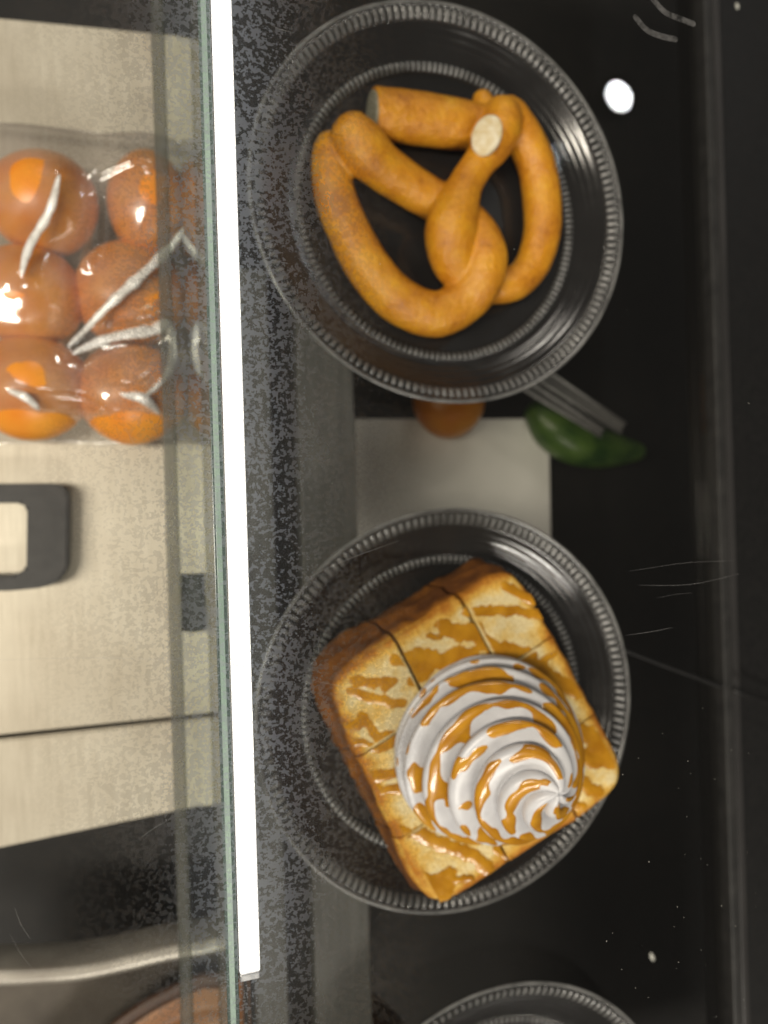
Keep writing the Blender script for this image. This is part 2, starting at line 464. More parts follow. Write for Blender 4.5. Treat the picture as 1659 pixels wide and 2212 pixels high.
# green vegetable, added for a reflection
cz = -0.148
pp = [(*at(x, y, cz)[:], r_) for x, y, r_ in ((1165, 895, 0.012), (1195, 925, 0.017), (1245, 955, 0.018), (1310, 970, 0.015), (1375, 975, 0.008))]
cuc = empty('reflection_cucumber', at(1250, 965, -0.165))
vs, fs = tube(spline(pp, 6), 16); inv = cuc.location
mesh_obj('body', [Vector(v)-inv for v in vs], fs, M_green, cuc, True)
vs, fs = tube([(*at(1160, 889, cz)[:], 0.003), (*at(1168, 899, cz)[:], 0.004)], 8)
mesh_obj('reflection_stalk', [Vector(v)-inv for v in vs], fs, M_wood, cuc, True)
tag(cuc, 'dark green vegetable added under the shelf as a reflection right of the off-white board', 'reflection_cucumber')
# two flat grey tong arms with raised edges, added for a reflection
tz = -0.125
tg = empty('reflection_tongs', at(1220, 840, tz)); inv = tg.location
for (a, b_, wd) in (((1120, 775), (1345, 925), 17), ((1085, 800), (1300, 935), 12)):
    p, q = at(*a, tz), at(*b_, tz); d = (q-p).normalized(); s = Vector((-d.y, d.x, 0))*wd*0.00031
    vs, fs = prism([p-s-inv, q-s*0.8-inv, q+s*0.8-inv, p+s-inv], -0.0015, 0.0)
    arm = mesh_obj('arm', vs, fs, M_rail, tg)
    for sg in (-1, 1):
        v2, f2 = tube([(*(p+s*sg-inv)[:], 0.0012), (*(q+s*sg*0.8-inv)[:], 0.0012)], 8)
        mesh_obj('edge_bead', v2, f2, M_alu, arm, True)
tag(tg, 'grey tong arms added under the dark shelf as a reflection above the green vegetable', 'reflection_tongs')

# rear edge of the case at right
fr = empty('case_frame', (X_SH1+0.003, 0, 0))
bx = X_SH1+0.003
bm_obj('frame_channel', box_bm(0.0, 0.16, -0.6, 0.6, -0.02, -0.008, 0.001), M_black, fr)
bm_obj('trim_strip', box_bm(0.0135, 0.0185, -0.6, 0.6, -0.0079, -0.004, 0.0008), M_trim, fr)
bm_obj('frame_lip', box_bm(0.0, 0.006, -0.6, 0.6, -0.0079, 0.004, 0.0008), M_blackp, fr)
tag(fr, 'black case frame with a dull grey trim strip right of the shelf', 'frame')
pp = [(*at(1352, 1406, 0.0012)[:], 0.0009), (*at(1440, 1440, 0.0012)[:], 0.0010), (*at(1560, 1484, 0.0012)[:], 0.0011), (*at(1600, 1497, 0.006)[:], 0.0011), (*at(1690, 1526, 0.002)[:], 0.0011)]
vs, fs = tube(spline(pp, 6), 8)
o = mesh_obj('thin_cable', vs, fs, M_black, None, True); tag(o, 'thin black cable crossing the dark shelf right of the toast plate', 'cable')

# ------------------------------------------------------------------ worktop at left
wt = empty('steel_worktop', at(200, 900, Z_BENCH)); inv = wt.location
z = Z_BENCH
tl_, tr_ = at(-300, 8, z), at(502, 86, z)
s0, s1 = at(-300, 1619, z), at(514, 1534, z)
g0, g1 = at(-300, 1630, z), at(514, 1543, z)
bl_, br_ = at(-300, 1895, z), at(516, 1724, z)
for q in ([tl_, tr_, s1, s0], [g0, g1, br_, bl_]):
    bm = bmesh.new()
    vs, fs = prism([p-inv for p in q], -0.012, 0)
    bv = [bm.verts.new(v) for v in vs]
    for f in fs: bm.faces.new([bv[i] for i in f])
    bmesh.ops.recalc_face_normals(bm, faces=bm.faces[:])
    bmesh.ops.bevel(bm, geom=bm.edges[:], offset=0.0012, segments=2, affect='EDGES')
    bm_obj('panel', bm, M_steel, wt)
tag(wt, 'pale brushed steel worktop with a dark seam left of the glass', 'worktop')

# black strap handle on the worktop, its shadow built into the same dark outline
hz = Z_BENCH
hd = empty('black_handle', at(80, 1160, hz)); inv = hd.location
hp = [(-120, 1046), (120, 1044), (143, 1052), (150, 1075), (148, 1225), (128, 1256), (90, 1270), (20, 1277), (-120, 1277), (-120, 1246), (30, 1244), (56, 1228), (58, 1098), (44, 1086), (-120, 1086)]
bm = bmesh.new(); top = [at(x, y, hz+0.016)-inv for x, y in hp]
f0 = bm.faces.new([bm.verts.new((p.x, p.y, 0.016)) for p in top])
ex = bmesh.ops.extrude_face_region(bm, geom=[f0])
for g in ex['geom']:
    if isinstance(g, bmesh.types.BMVert): g.co.z = 0.004
bmesh.ops.recalc_face_normals(bm, faces=bm.faces[:])
bmesh.ops.bevel(bm, geom=bm.edges[:], offset=0.0012, segments=2, affect='EDGES')
bm_obj('grip', bm, M_blackp, hd)
for (x, y) in ((100, 1075), (100, 1240)):
    c = at(x, y, hz)-inv
    bm_obj('foot', box_bm(c.x-0.005, c.x+0.005, c.y-0.004, c.y+0.004, 0.0002, 0.0045, 0.0005), M_blackp, hd)
tag(hd, 'black loop handle standing on the pale steel worktop', 'handle')

# bottom left: steel tray with a wavy rim and a brown wooden bowl
tz = -0.10
rim = [(-140, 2096), (0, 2097), (90, 2094), (180, 2086), (270, 2068), (350, 2049), (420, 2037), (500, 2030), (620, 2030)]
ty = empty('steel_tray', at(300, 2150, tz)); inv = ty.location
sp = spline([tuple(at(x, y, tz+0.02)-inv) for x, y in rim], 6)
vs, fs = [], []
prof = [(0.0, -0.026), (0.0, -0.002), (0.0015, 0.0), (0.0060, 0.0005), (0.0085, -0.001), (0.0095, -0.005), (0.013, -0.022), (0.12, -0.024)]
for p in sp:
    for (a, zz) in prof: vs.append((p[0], p[1]-a, p[2]+zz))
k = len(prof)
for i in range(len(sp)-1):
    for j in range(k-1):
        fs.append((i*k+j, (i+1)*k+j, (i+1)*k+j+1, i*k+j+1))
o = mesh_obj('tray_body', vs, fs, M_panin, ty, True)
o.data.materials.append(M_pan)
for i, p in enumerate(o.data.polygons):
    if i % (k-1) < 5: p.material_index = 1
tag(ty, 'grey steel tray with a curved pale rim at the bottom left corner', 'tray')


def lathe(prof, seg, name, m, parent=None, smooth=True, cx=0, cy=0):
    vs, fs = [], []
    for (r_, z_) in prof:
        for k in range(seg):
            a = 2*math.pi*k/seg
            vs.append((cx+r_*math.cos(a), cy+r_*math.sin(a), z_))
    for j in range(len(prof)-1):
        for k in range(seg):
            fs.append((j*seg+k, j*seg+(k+1) % seg, (j+1)*seg+(k+1) % seg, (j+1)*seg+k))
    return mesh_obj(name, vs, fs, m, parent, smooth)


bw = empty('wooden_bowl', at(500, 2480, tz)); rr_ = (at(905, 2480, tz)-at(500, 2480, tz)).length
lathe([(rr_*0.7, -0.003), (rr_*0.98, 0.018), (rr_, 0.024), (rr_*0.985, 0.026), (rr_*0.93, 0.024), (rr_*0.925, 0.021)], 96, 'outer_rim', M_wood2, bw)
lathe([(rr_*0.924, 0.021), (rr_*0.86, 0.024), (rr_*0.80, 0.0225), (rr_*0.795, 0.020), (rr_*0.775, 0.020), (rr_*0.77, 0.022), (rr_*0.7, 0.019), (rr_*0.3, 0.012), (0.001, 0.010)], 96, 'inner_bowl', M_wood, bw)
tag(bw, 'round brown wooden bowl in the steel tray at the bottom left', 'bowl')

# ------------------------------------------------------------------ tomatoes in their bag
TZ = Z_BENCH+0.026
toms = [(95, 440, 0.0270, 0.0270, 0.0235, 'orange tomato in the bag, top left one beside the upper bag edge'),
        (322, 445, 0.0215, 0.0285, 0.0240, 'tall orange tomato in the bag, top right one near the glass'),
        (62, 640, 0.0275, 0.0265, 0.0225, 'orange tomato in the bag, middle left one under a long glint'),
        (282, 638, 0.0290, 0.0285, 0.0225, 'pale orange tomato in the bag, middle right one near the glass'),
        (70, 838, 0.0285, 0.0270, 0.0230, 'orange tomato in the bag, bottom left one'),
        (285, 850, 0.0290, 0.0270, 0.0215, 'orange tomato in the bag, bottom right one near the glass')]
TC = []
for i, (px, py, rx, ry, rz, lab) in enumerate(toms):
    o = ball('tomato', px, py, Z_BENCH+rz+0.001, rx, ry, rz, M_tom, seed=i+1)
    tag(o, lab, 'tomato', 'tomatoes in the clear bag'); TC.append((o.location.copy(), rx, ry, rz))

b0, b1 = at(-120, 960, Z_BENCH), at(452, 300, Z_BENCH+0.01)
ridges = [[(130, 385), (112, 455), (72, 520), (58, 560), (50, 598)],
          [(412, 462), (375, 525), (300, 605), (215, 680), (150, 750)],
          [(160, 765), (190, 748), (240, 728), (330, 712), (362, 698), (374, 750), (360, 810), (310, 862)],
          [(262, 852), (310, 864), (345, 890)],
          [(20, 845), (60, 862), (85, 885)],
          [(260, 330), (200, 375), (300, 352), (420, 350)],
          [(-20, 955), (120, 950), (240, 965), (440, 960)],
          [(60, 860), (180, 865), (260, 915), (330, 950)],
          [(210, 440), (205, 520), (190, 570)]]
rw = [0.0062, 0.0066, 0.0066, 0.005, 0.005, 0.003, 0.003, 0.0035, 0.004]
RP = []
for k, rl in enumerate(ridges):
    pts = spline([tuple(at(x, y, Z_BENCH+0.042))[:2] for x, y in rl], 4)
    RP.append((pts, rw[k], (min(q[0] for q in pts)-.018, max(q[0] for q in pts)+.018, min(q[1] for q in pts)-.018, max(q[1] for q in pts)+.018)))


def seg_d(x, y, a, b_):
    vx, vy = b_[0]-a[0], b_[1]-a[1]
    t = max(0, min(1, ((x-a[0])*vx+(y-a[1])*vy)/(vx*vx+vy*vy+1e-12)))
    return math.hypot(x-a[0]-t*vx, y-a[1]-t*vy)


def film_z(x, y):
    acc = 0.0
    for (c, rx, ry, rz) in TC:
        d2 = ((x-c.x)/(rx*1.12))**2+((y-c.y)/(ry*1.12))**2
        h = 2*rz*math.exp(-d2*0.30)
        acc += h**6
    z = acc**(1/6)*0.955
    # tuck in towards the sealed edges
    ex = (b1.x-x); ey = min(b1.y-y, y-b0.y)
    e = min(1, max(0, ex/0.020))*min(1, max(0, ey/0.014))
    e = e*e*(3-2*e) if e < 1 else 1
    z = z*e+0.0025
    z += 0.0007*fbm(x*50, y*50, 3.3, 2)*e
    for pts, wd, bb in RP:
        if not (bb[0] < x < bb[1] and bb[2] < y < bb[3]): continue
        m = min(seg_d(x, y, a, b) for a, b in zip(pts[:-1], pts[1:]))**2
        if m < 4e-4: z += wd*0.80*math.exp(-m/(2*(wd*0.60)**2))
    return Z_BENCH+z


NX, NY = 270, 300
vs, fs = [], []
for j in range(NY+1):
    for i in range(NX+1):
        u, v = i/NX, j/NY
        x = b0.x+(b1.x-b0.x)*u; y = b0.y+(b1.y-b0.y)*v
        y += 0.002*noise.noise(Vector((x*40, v*3, 1)))
        x += 0.0015*noise.noise(Vector((y*40, u*3, 7)))
        vs.append((x, y, film_z(x, y)))
for j in range(NY):
    for i in range(NX):
        a = j*(NX+1)+i
        fs.append((a, a+1, a+NX+2, a+NX+1))
inv = at(150, 640, Z_BENCH)
bag = empty('plastic_bag', inv)
fo = mesh_obj('film', [Vector(v)-inv for v in vs], fs, M_film, bag, True)
for rl, r_ in ((ridges[0], 0.0024), (ridges[1], 0.0025), (ridges[2], 0.0028), (ridges[3], 0.0022), (ridges[4], 0.0020)):  # pale tubes along the ridges, added to paint the film's glints
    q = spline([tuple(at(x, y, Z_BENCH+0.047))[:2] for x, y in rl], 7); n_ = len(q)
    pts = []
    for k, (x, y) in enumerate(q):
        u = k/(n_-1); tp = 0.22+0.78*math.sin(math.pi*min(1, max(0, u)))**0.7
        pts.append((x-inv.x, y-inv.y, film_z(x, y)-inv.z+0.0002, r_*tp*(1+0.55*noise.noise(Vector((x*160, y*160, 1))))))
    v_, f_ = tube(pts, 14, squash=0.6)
    mesh_obj('raised_streak', v_, f_, M_glint, bag, True)
tag(bag, 'wrinkled clear plastic bag of orange tomatoes on the steel worktop', 'bag')

# ------------------------------------------------------------------ plates
PR = 0.1005


def plate_mesh():
    NF = 156; SUB = 8; seg = NF*SUB
    prof = []   # r, z, flute amplitude (z), bead amplitude
    prof += [(0.001, 0.0030, 0), (0.030, 0.0030, 0), (0.060, 0.0031, 0), (0.0700, 0.0033, 0), (0.0715, 0.0036, 0),
             (0.0722, 0.0046, 0.0008), (0.0735, 0.0058, 0.0017), (0.0750, 0.0062, 0.0017), (0.0762, 0.0062, 0.0008), (0.0770, 0.0060, 0)]
    for k in range(14):
        u = k/13
        r_ = 0.0778+u*0.0135
        prof.append((r_, 0.0061+0.0070*u**1.35+0.00022*math.sin(k*2.1), 0))
    prof += [(0.0920, 0.0136, 0), (0.0926, 0.0142, 0.0008), (0.0934, 0.0149, 0.0018), (0.0955, 0.0157, 0.0020), (0.0972, 0.0162, 0.0018),
             (0.0982, 0.0165, 0.0004), (0.0988, 0.0170, 0), (0.0996, 0.0175, 0), (0.1003, 0.0174, 0), (PR, 0.0168, 0), (0.1003, 0.0158, 0), (0.0985, 0.0150, 0)]
    vs, fs = [], []
    for (r_, z_, fl) in prof:
        for k in range(seg):
            a = 2*math.pi*k/seg
            c = (0.0, 0.15, 0.85, 1.0, 1.0, 1.0, 0.85, 0.15)[k % 8]
            vs.append((r_*math.cos(a), r_*math.sin(a), z_+fl*(c-0.5)))
    midx = []
    for j in range(len(prof)-1):
        rim_ = (prof[j][2] > 0 or prof[j+1][2] > 0 or prof[j][0] > 0.0985)
        for k in range(seg):
            fs.append((j*seg+k, j*seg+(k+1) % seg, (j+1)*seg+(k+1) % seg, (j+1)*seg+k)); midx.append((3 if prof[j][0] >= 0.0988 and j < len(prof)-3 else 2 if (prof[j][2] > 0.0007 and prof[j+1][2] > 0.0007 and k % 8 in (2, 3, 4, 5)) else 1) if rim_ else 0)
    fs.append(tuple(range(seg-1, -1, -1))); midx.append(0)
    return vs, fs, midx


vs, fs, midx = plate_mesh()


def sub_mesh(name, which, m):
    sel = [f for f, q in zip(fs, midx) if q == which]
    used = sorted({i for f in sel for i in f}); mp = {i: n for n, i in enumerate(used)}
    me = bpy.data.meshes.new(name)
    me.from_pydata([vs[i] for i in used], [], [tuple(mp[i] for i in f) for f in sel]); me.update()
    for p in me.polygons: p.use_smooth = True
    me.materials.append(m)
    return me


me_dish = sub_mesh('dish', 0, M_plate); me_rim = sub_mesh('fluted_rim', 1, M_rim); me_rib = sub_mesh('rim_ribs', 2, M_rib); me_lip = sub_mesh('lip', 3, M_rib)
ZR = 0.017
pc = [at(971, 439, ZR), at(986, 1532, ZR), at(1092, 2556, ZR)]
labs = ['clear dark plate with fluted rim under the pretzel', 'clear dark plate with fluted rim under the caramel toast',
        'empty-looking fluted plate cut off by the bottom edge']
for i, (p, lab) in enumerate(zip(pc, labs)):
    t_ = empty('fluted_plate', (p.x, p.y, 0.0006)); t_.rotation_euler.z = 0.7*i; t_.scale = (0.986, 0.986, 1)
    for nm, me in (('dish', me_dish), ('fluted_rim', me_rim)):
        o = bpy.data.objects.new(nm, me); C.objects.link(o); o.parent = t_
    rb = bpy.data.objects.new('rim_ribs', me_rib); C.objects.link(rb); rb.parent = o; rb['kind'] = 'stuff'
    lp_ = bpy.data.objects.new('lip', me_lip); C.objects.link(lp_); lp_.parent = o
    tag(t_, lab, 'plate', 'fluted plates on the dark shelf')

# ------------------------------------------------------------------ pretzel
PZ = 0.0042
KP = 0.45*0.345/FPX*1.12   # metres per zoom pixel


def pt(zx, zy, zc, rz): # zoom position, centre height, radius (zoom px)
    z = PZ+zc
    p = at((1100+0.8137*zx)*0.553, (200+0.8137*zy)*0.553, z)
    return (p.x, p.y, z, rz*KP)


G = 0.0100
T2 = [(245, 470, G, 84), (238, 560, G, 88), (258, 700, G, 92), (335, 890, G, 97), (445, 1080, G, 102), (590, 1215, G, 104), (750, 1262, G, 104), (885, 1190, G+.002, 104),
      (962, 1075, G+.008, 104), (975, 960, G+.009, 100), (900, 830, G+.003, 95), (760, 735, G+.001, 92), (620, 650, G+.002, 95), (500, 570, G+.005, 100), (400, 480, G+.009, 110), (345, 405, G+.010, 104)]
T3 = [(1085, 310, G+.004, 92), (1165, 420, G+.002, 92), (1225, 560, G, 92), (1250, 720, G, 92), (1248, 880, G, 90), (1200, 1030, G-.001, 84), (1110, 1115, G-.001, 80), (990, 1130, G-.002, 80),
      (880, 1085, G, 90), (820, 985, G+.006, 108), (812, 860, G+.010, 116), (845, 740, G+.010, 98), (888, 630, G+.009, 78), (945, 540, G+.009, 76), (1000, 460, G+.010, 92), (1050, 370, G+.010, 96), (1060, 310, G+.009, 92)]
T1 = [(437, 300, G, 112), (560, 312, G, 112), (700, 330, G, 112), (830, 350, G, 110), (930, 360, G, 100)]
T5 = [(990, 330, G-.001, 72), (962, 235, G-.001, 52)]
vs, fs = [], []
for pts, f0 in ((T2, False), (T3, False), (T1, True), (T5, False)):
    v_, f_ = tube(spline([pt(*q) for q in pts], 8), 24, flat0=f0, base=len(vs), squash=0.93)
    vs += v_; fs += f_
pz = empty('pretzel', (pc[0].x, pc[0].y, PZ)); inv = pz.location
body = mesh_obj('body', [Vector(v)-inv for v in vs], fs, M_pret, pz, True)
rm = body.modifiers.new('remesh', 'REMESH'); rm.mode = 'VOXEL'; rm.voxel_size = 0.00075; rm.use_smooth_shade = True
smo = body.modifiers.new('smooth', 'SMOOTH'); smo.factor = 0.5; smo.iterations = 13
tex = bpy.data.textures.new('dough_lumps', 'CLOUDS'); tex.noise_scale = 0.012
dm = body.modifiers.new('lumps', 'DISPLACE'); dm.texture = tex; dm.strength = 0.0008; dm.mid_level = 0.5; dm.texture_coords = 'LOCAL'


def disc(name, centre, normal, a, b, m, parent, rot=0.0, dome=0.0012):
    """oval cut face, slightly domed with a thickness of its own"""
    n = Vector(normal).normalized(); q = n.to_track_quat('Z', 'Y')
    vs, fs = [], []; seg = 28
    rg = [(1.0, -0.002), (1.0, 0.0), (0.9, dome*0.4), (0.6, dome*0.8), (0.25, dome)]
    for (k, h) in rg:
        for i in range(seg):
            t = 2*math.pi*i/seg
            x, y = a*k*math.cos(t), b*k*math.sin(t)
            x, y = x*math.cos(rot)-y*math.sin(rot), x*math.sin(rot)+y*math.cos(rot)
            vs.append(Vector(centre)+q @ Vector((x, y, h)))
    for j in range(len(rg)-1):
        for i in range(seg):
            fs.append((j*seg+i, j*seg+(i+1) % seg, (j+1)*seg+(i+1) % seg, (j+1)*seg+i))
    fs.append(tuple((len(rg)-1)*seg+i for i in range(seg)))
    return mesh_obj(name, vs, fs, m, parent, True)


c = pt(985, 400, 0.0292, 0)
d_ = disc('cut_end', Vector(c[:3])-inv, (-0.50, 0.06, 1), 0.0070, 0.0100, M_cut, pz, rot=R(75), dome=0.0010)
d_['label'] = 'pale cut dough end of the pretzel'
p0, p1 = Vector(pt(437, 300, G, 0)[:3]), Vector(pt(560, 312, G, 0)[:3])
c0 = p0-inv+(p0-p1).normalized()*0.0006
disc('cut_end', c0, (p0-p1), 0.0104, 0.0098, M_cut2, pz, dome=0.0006)
tag(pz, 'golden brown baked pretzel with a pale cut end on its plate', 'pretzel')

# ------------------------------------------------------------------ toast
ZB, ZT = 0.0095, 0.053
cor = [at(1112, 1214, ZT), at(1376, 1694, ZT), at(934, 1978, ZT), at(690, 1470, ZT)]   # A top, B right, C bottom, D left
tc = sum(cor, Vector())/4
to = empty('caramel_toast', (tc.x, tc.y, ZB)); inv = to.location.copy()
Cn = [c_-Vector((inv.x, inv.y, ZT)) for c_ in cor]
# local square (u along A->B, v along A->D), each -1..1


def quad(u, v):
    A, B_, C_, D_ = Cn
    a, b_ = (u+1)/2, (v+1)/2
    return A*(1-a)*(1-b_)+B_*a*(1-b_)+C_*a*b_+D_*(1-a)*b_


H = ZT-ZB


def body_bm():
    seg = 200
    rings = []   # (scale, z, crust)
    for k in range(1, 31):
        s = k/31*0.945
        rings.append((s, H))
    rings += [(0.958, H-0.0003), (0.972, H-0.0010), (0.984, H-0.0022), (0.993, H-0.0040), (1.000, H-0.0070), (1.010, H-0.012), (1.022, H-0.018), (1.030, H-0.025),
              (1.030, H-0.031), (1.020, H-0.037), (1.0, H-0.041), (0.97, 0.0008), (0.9, 0.0), (0.5, 0.0), (0.05, 0.0)]
    vs, fs, cr = [], [], []
    for (s, z) in rings:
        for k in range(seg):
            a = 2*math.pi*k/seg
            ca, sa = math.cos(a), math.sin(a)
            n_ = 9+2.0*math.sin(a*2+0.6)
            rr = (abs(ca)**n_+abs(sa)**n_)**(-1/n_)
            # relax towards a circle near the middle
            mixk = min(1, s*1.4)
            rr = rr*mixk+1.0*(1-mixk)
            u, v = ca*rr*s, sa*rr*s
            p = quad(u, v)
            top = max(0, 1-max(0, (H-z))/0.003)
            side = 0 if z > H-0.001 else min(1, (H-z)/0.006)
            if 0 < z:
                nz = fbm(p.x*70, p.y*70, z*70+1, 4)
                d = p.normalized() if p.length > 1e-6 else Vector()
                raised_streak = 0.0014*math.sin((z*330)+2.4*noise.noise(Vector((p.x*28, p.y*28, 2))))
                p = p+d*(side*(0.0026*nz+raised_streak*1.0))
            zz = z+(0.0010*fbm(p.x*45, p.y*45, 5, 3) if z > H-0.004 else 0)
            # sag of the top towards its rim on the left side
            vs.append(Vector((p.x, p.y, zz)))
            edge = max(abs(u), abs(v))
            e1 = min(1.0, max(0, (edge-0.86)/0.11))*0.42 if z > H-0.0012 else 0.0
            e2 = 0.42+0.50*min(1, (H-z)/0.010) if z <= H-0.0012 else 0
            q = max(e1, e2)
            if z <= H-0.0012:
                band = noise.noise(Vector((p.x*16, p.y*16, z*260)))
                q += 0.34*band-0.12
            cr.append(min(1.05, max(0, q)))
    bm = bmesh.new(); lay = bm.verts.layers.float.new('crust')
    bv = [bm.verts.new(v) for v in vs]
    for v, q in zip(bv, cr): v[lay] = q
    for j in range(len(rings)-1):
        for k in range(seg):
            bm.faces.new((bv[j*seg+k], bv[j*seg+(k+1) % seg], bv[(j+1)*seg+(k+1) % seg], bv[(j+1)*seg+k]))
    bm.faces.new([bv[k] for k in range(seg-1, -1, -1)][::-1]); bm.faces.new([bv[(len(rings)-1)*seg+k] for k in range(seg)])
    bmesh.ops.recalc_face_normals(bm, faces=bm.faces[:])
    return bm, lay


cu = [(-0.36, 0.009), (0.34, 0.008)]      # cuts across u: |  positions along A->B
cv = [(-0.40, 0.018), (0.28, 0.018)]      # cuts across v along A->D
full, _l = body_bm()
me_full = bpy.data.meshes.new('tmp'); full.to_mesh(me_full); full.free()


def cut_plane(axis, t):
    """point and normal (pointing to + side) of the cut at t"""
    if axis == 'u': p, q = quad(t, -1), quad(t, 1); ref = quad(1, 0)-quad(-1, 0)
    else: p, q = quad(-1, t), quad(1, t); ref = quad(0, 1)-quad(0, -1)
    d = (q-p); n = Vector((-d.y, d.x, 0)).normalized()
    if n.dot(ref) < 0: n = -n
    return Vector((p.x, p.y, 0)), n


for iu in range(3):
    for iv in range(3):
        bm = bmesh.new(); bm.from_mesh(me_full)
        lims = []
        if iu > 0: lims.append(('u', cu[iu-1], 1))
        if iu < 2: lims.append(('u', cu[iu], -1))
        if iv > 0: lims.append(('v', cv[iv-1], 1))
        if iv < 2: lims.append(('v', cv[iv], -1))
        for ax, (t_, gap), sg in lims:
            p, n = cut_plane(ax, t_)
            n = n*sg
            p = p+n*gap*0.05*1.0
            bmesh.ops.bisect_plane(bm, geom=bm.verts[:]+bm.edges[:]+bm.faces[:], plane_co=p, plane_no=-n, clear_outer=True, clear_inner=False, dist=1e-7)
            bd = [e for e in bm.edges if e.is_boundary]
            if bd: bmesh.ops.holes_fill(bm, edges=bd, sides=0)
        # settle the piece a touch
        lift = random.uniform(-0.0005, 0.0004)
        for v in bm.verts:
            if v.co.z > 0.002: v.co.z += lift
        o = bm_obj('toast_piece', bm, M_bread, to)
        for p in o.data.polygons: p.use_smooth = len(p.vertices) <= 4
bpy.data.meshes.remove(me_full)

# caramel drizzle on the toast, traced blotches poured as a raised sheet
dr = [([(1010, 230), (1080, 270), (1140, 300), (1190, 310)], 20), ([(830, 360), (950, 350), (1080, 355), (1200, 375)], 20),
      ([(720, 430), (800, 460), (870, 450), (900, 500), (960, 530), (1080, 560), (1130, 575)], 32),
      ([(480, 585), (560, 600), (640, 570), (720, 600), (770, 560), (850, 560)], 30), ([(560, 690), (640, 640), (600, 560)], 26),
      ([(290, 690), (380, 700), (470, 690), (430, 720)], 27), ([(270, 735), (360, 770), (450, 790), (520, 800)], 25),
      ([(220, 925), (310, 890), (330, 870), (400, 960), (480, 950)], 28), ([(230, 990), (330, 980), (400, 1020), (470, 990)], 17),
      ([(360, 1150), (440, 1140), (480, 1130)], 22), ([(330, 1205), (430, 1220), (510, 1200)], 20),
      ([(430, 1400), (500, 1400), (540, 1420)], 20), ([(590, 1420), (680, 1460), (780, 1500), (860, 1530), (930, 1590)], 26),
      ([(600, 1660), (690, 1670), (740, 1640), (700, 1710)], 40), ([(740, 1650), (850, 1640)], 15),
      ([(1100, 590), (1200, 640), (1260, 690), (1360, 740), (1410, 750)], 28), ([(1280, 730), (1400, 745)], 18),
      ([(1340, 920), (1420, 960), (1480, 1020), (1540, 1070)], 36), ([(1350, 1020), (1420, 1080), (1540, 1060)], 26),
      ([(1340, 1150), (1400, 1190), (1460, 1230)], 26), ([(1320, 1270), (1380, 1290)], 18),
      ([(980, 1460), (1060, 1440)], 22), ([(960, 1500), (1060, 1560)], 13),
      ([(1250, 560), (1180, 600)], 14), ([(640, 470), (700, 480)], 12), ([(330, 860), (300, 900)], 30)]
DR = []
for pl, wd in dr:
    w_ = [at(636+0.45*x, 1161+0.45*y, ZT) for x, y in pl]
    DR.append(([(p.x-inv.x, p.y-inv.y) for p in w_], wd*0.45*0.318/FPX))


def sauce_h(x, y):
    best = -1.0
    nz = 0.9*noise.noise(Vector((x*260, y*260, 0)))+0.45*noise.noise(Vector((x*620, y*620, 4)))
    for pl, wd in DR:
        for a, b_ in zip(pl[:-1], pl[1:]):
            if abs(x-a[0]) > 0.03 and abs(x-b_[0]) > 0.03: continue
            k = 1-seg_d(x, y, a, b_)/(wd*(1+0.42*nz))
            if k > best: best = k
    return best


st = 0.0006
G_ = {}
vs, fs = [], []
xs = [c_.x for c_ in Cn]; ys = [c_.y for c_ in Cn]
nx = int((max(xs)-min(xs))/st)+1; ny = int((max(ys)-min(ys))/st)+1
A_, B_, D_ = Cn[0], Cn[1], Cn[3]


def uv_of(x, y):
    # good approximation for an almost square quad
    e1, e2 = (Cn[1]-Cn[0]+Cn[2]-Cn[3])/4, (Cn[3]-Cn[0]+Cn[2]-Cn[1])/4
    det = e1.x*e2.y-e1.y*e2.x
    return ((x*e2.y-y*e2.x)/det, (e1.x*y-e1.y*x)/det)


grid = {}
for i in range(nx):
    for j in range(ny):
        x, y = min(xs)+i*st, min(ys)+j*st
        u, v = uv_of(x, y)
        if max(abs(u), abs(v)) > 0.955: continue
        if min(abs(v-cv[0][0]), abs(v-cv[1][0])) < 0.012 or min(abs(u-cu[0][0]), abs(u-cu[1][0])) < 0.006: continue
        k = sauce_h(x, y)
        if k < -0.5: continue
        # surface of the pour: domed edge, dips below the bread where it ends
        h = 0.00032*(math.sqrt(max(0, min(1, k*1.6))) if k > 0 else k*1.6)
        base_z = H+0.0010*fbm(x*45, y*45, 5, 3)
        grid[(i, j)] = len(vs); vs.append((x, y, base_z+h+0.00015*noise.noise(Vector((x*350, y*350, 9)))))
for (i, j), a in grid.items():
    q = [(i+1, j), (i+1, j+1), (i, j+1)]
    if all(t_ in grid for t_ in q): fs.append((a, grid[q[0]], grid[q[1]], grid[q[2]]))
s_ = mesh_obj('caramel_sauce', vs, fs, M_sauce, to, True)
s_['label'] = 'glossy caramel sauce drizzled in streaks over the toast'
tag(to, 'thick square toast cut in pieces and drizzled with caramel on its plate', 'toast')

# ------------------------------------------------------------------ whipped cream
cb = at(1034, 1603, ZT+0.001)
CH = 0.058
cr_ = empty('whipped_cream', (cb.x, cb.y, ZT+0.0004))
NS, NP = 230, 300
CRX = 0.0372


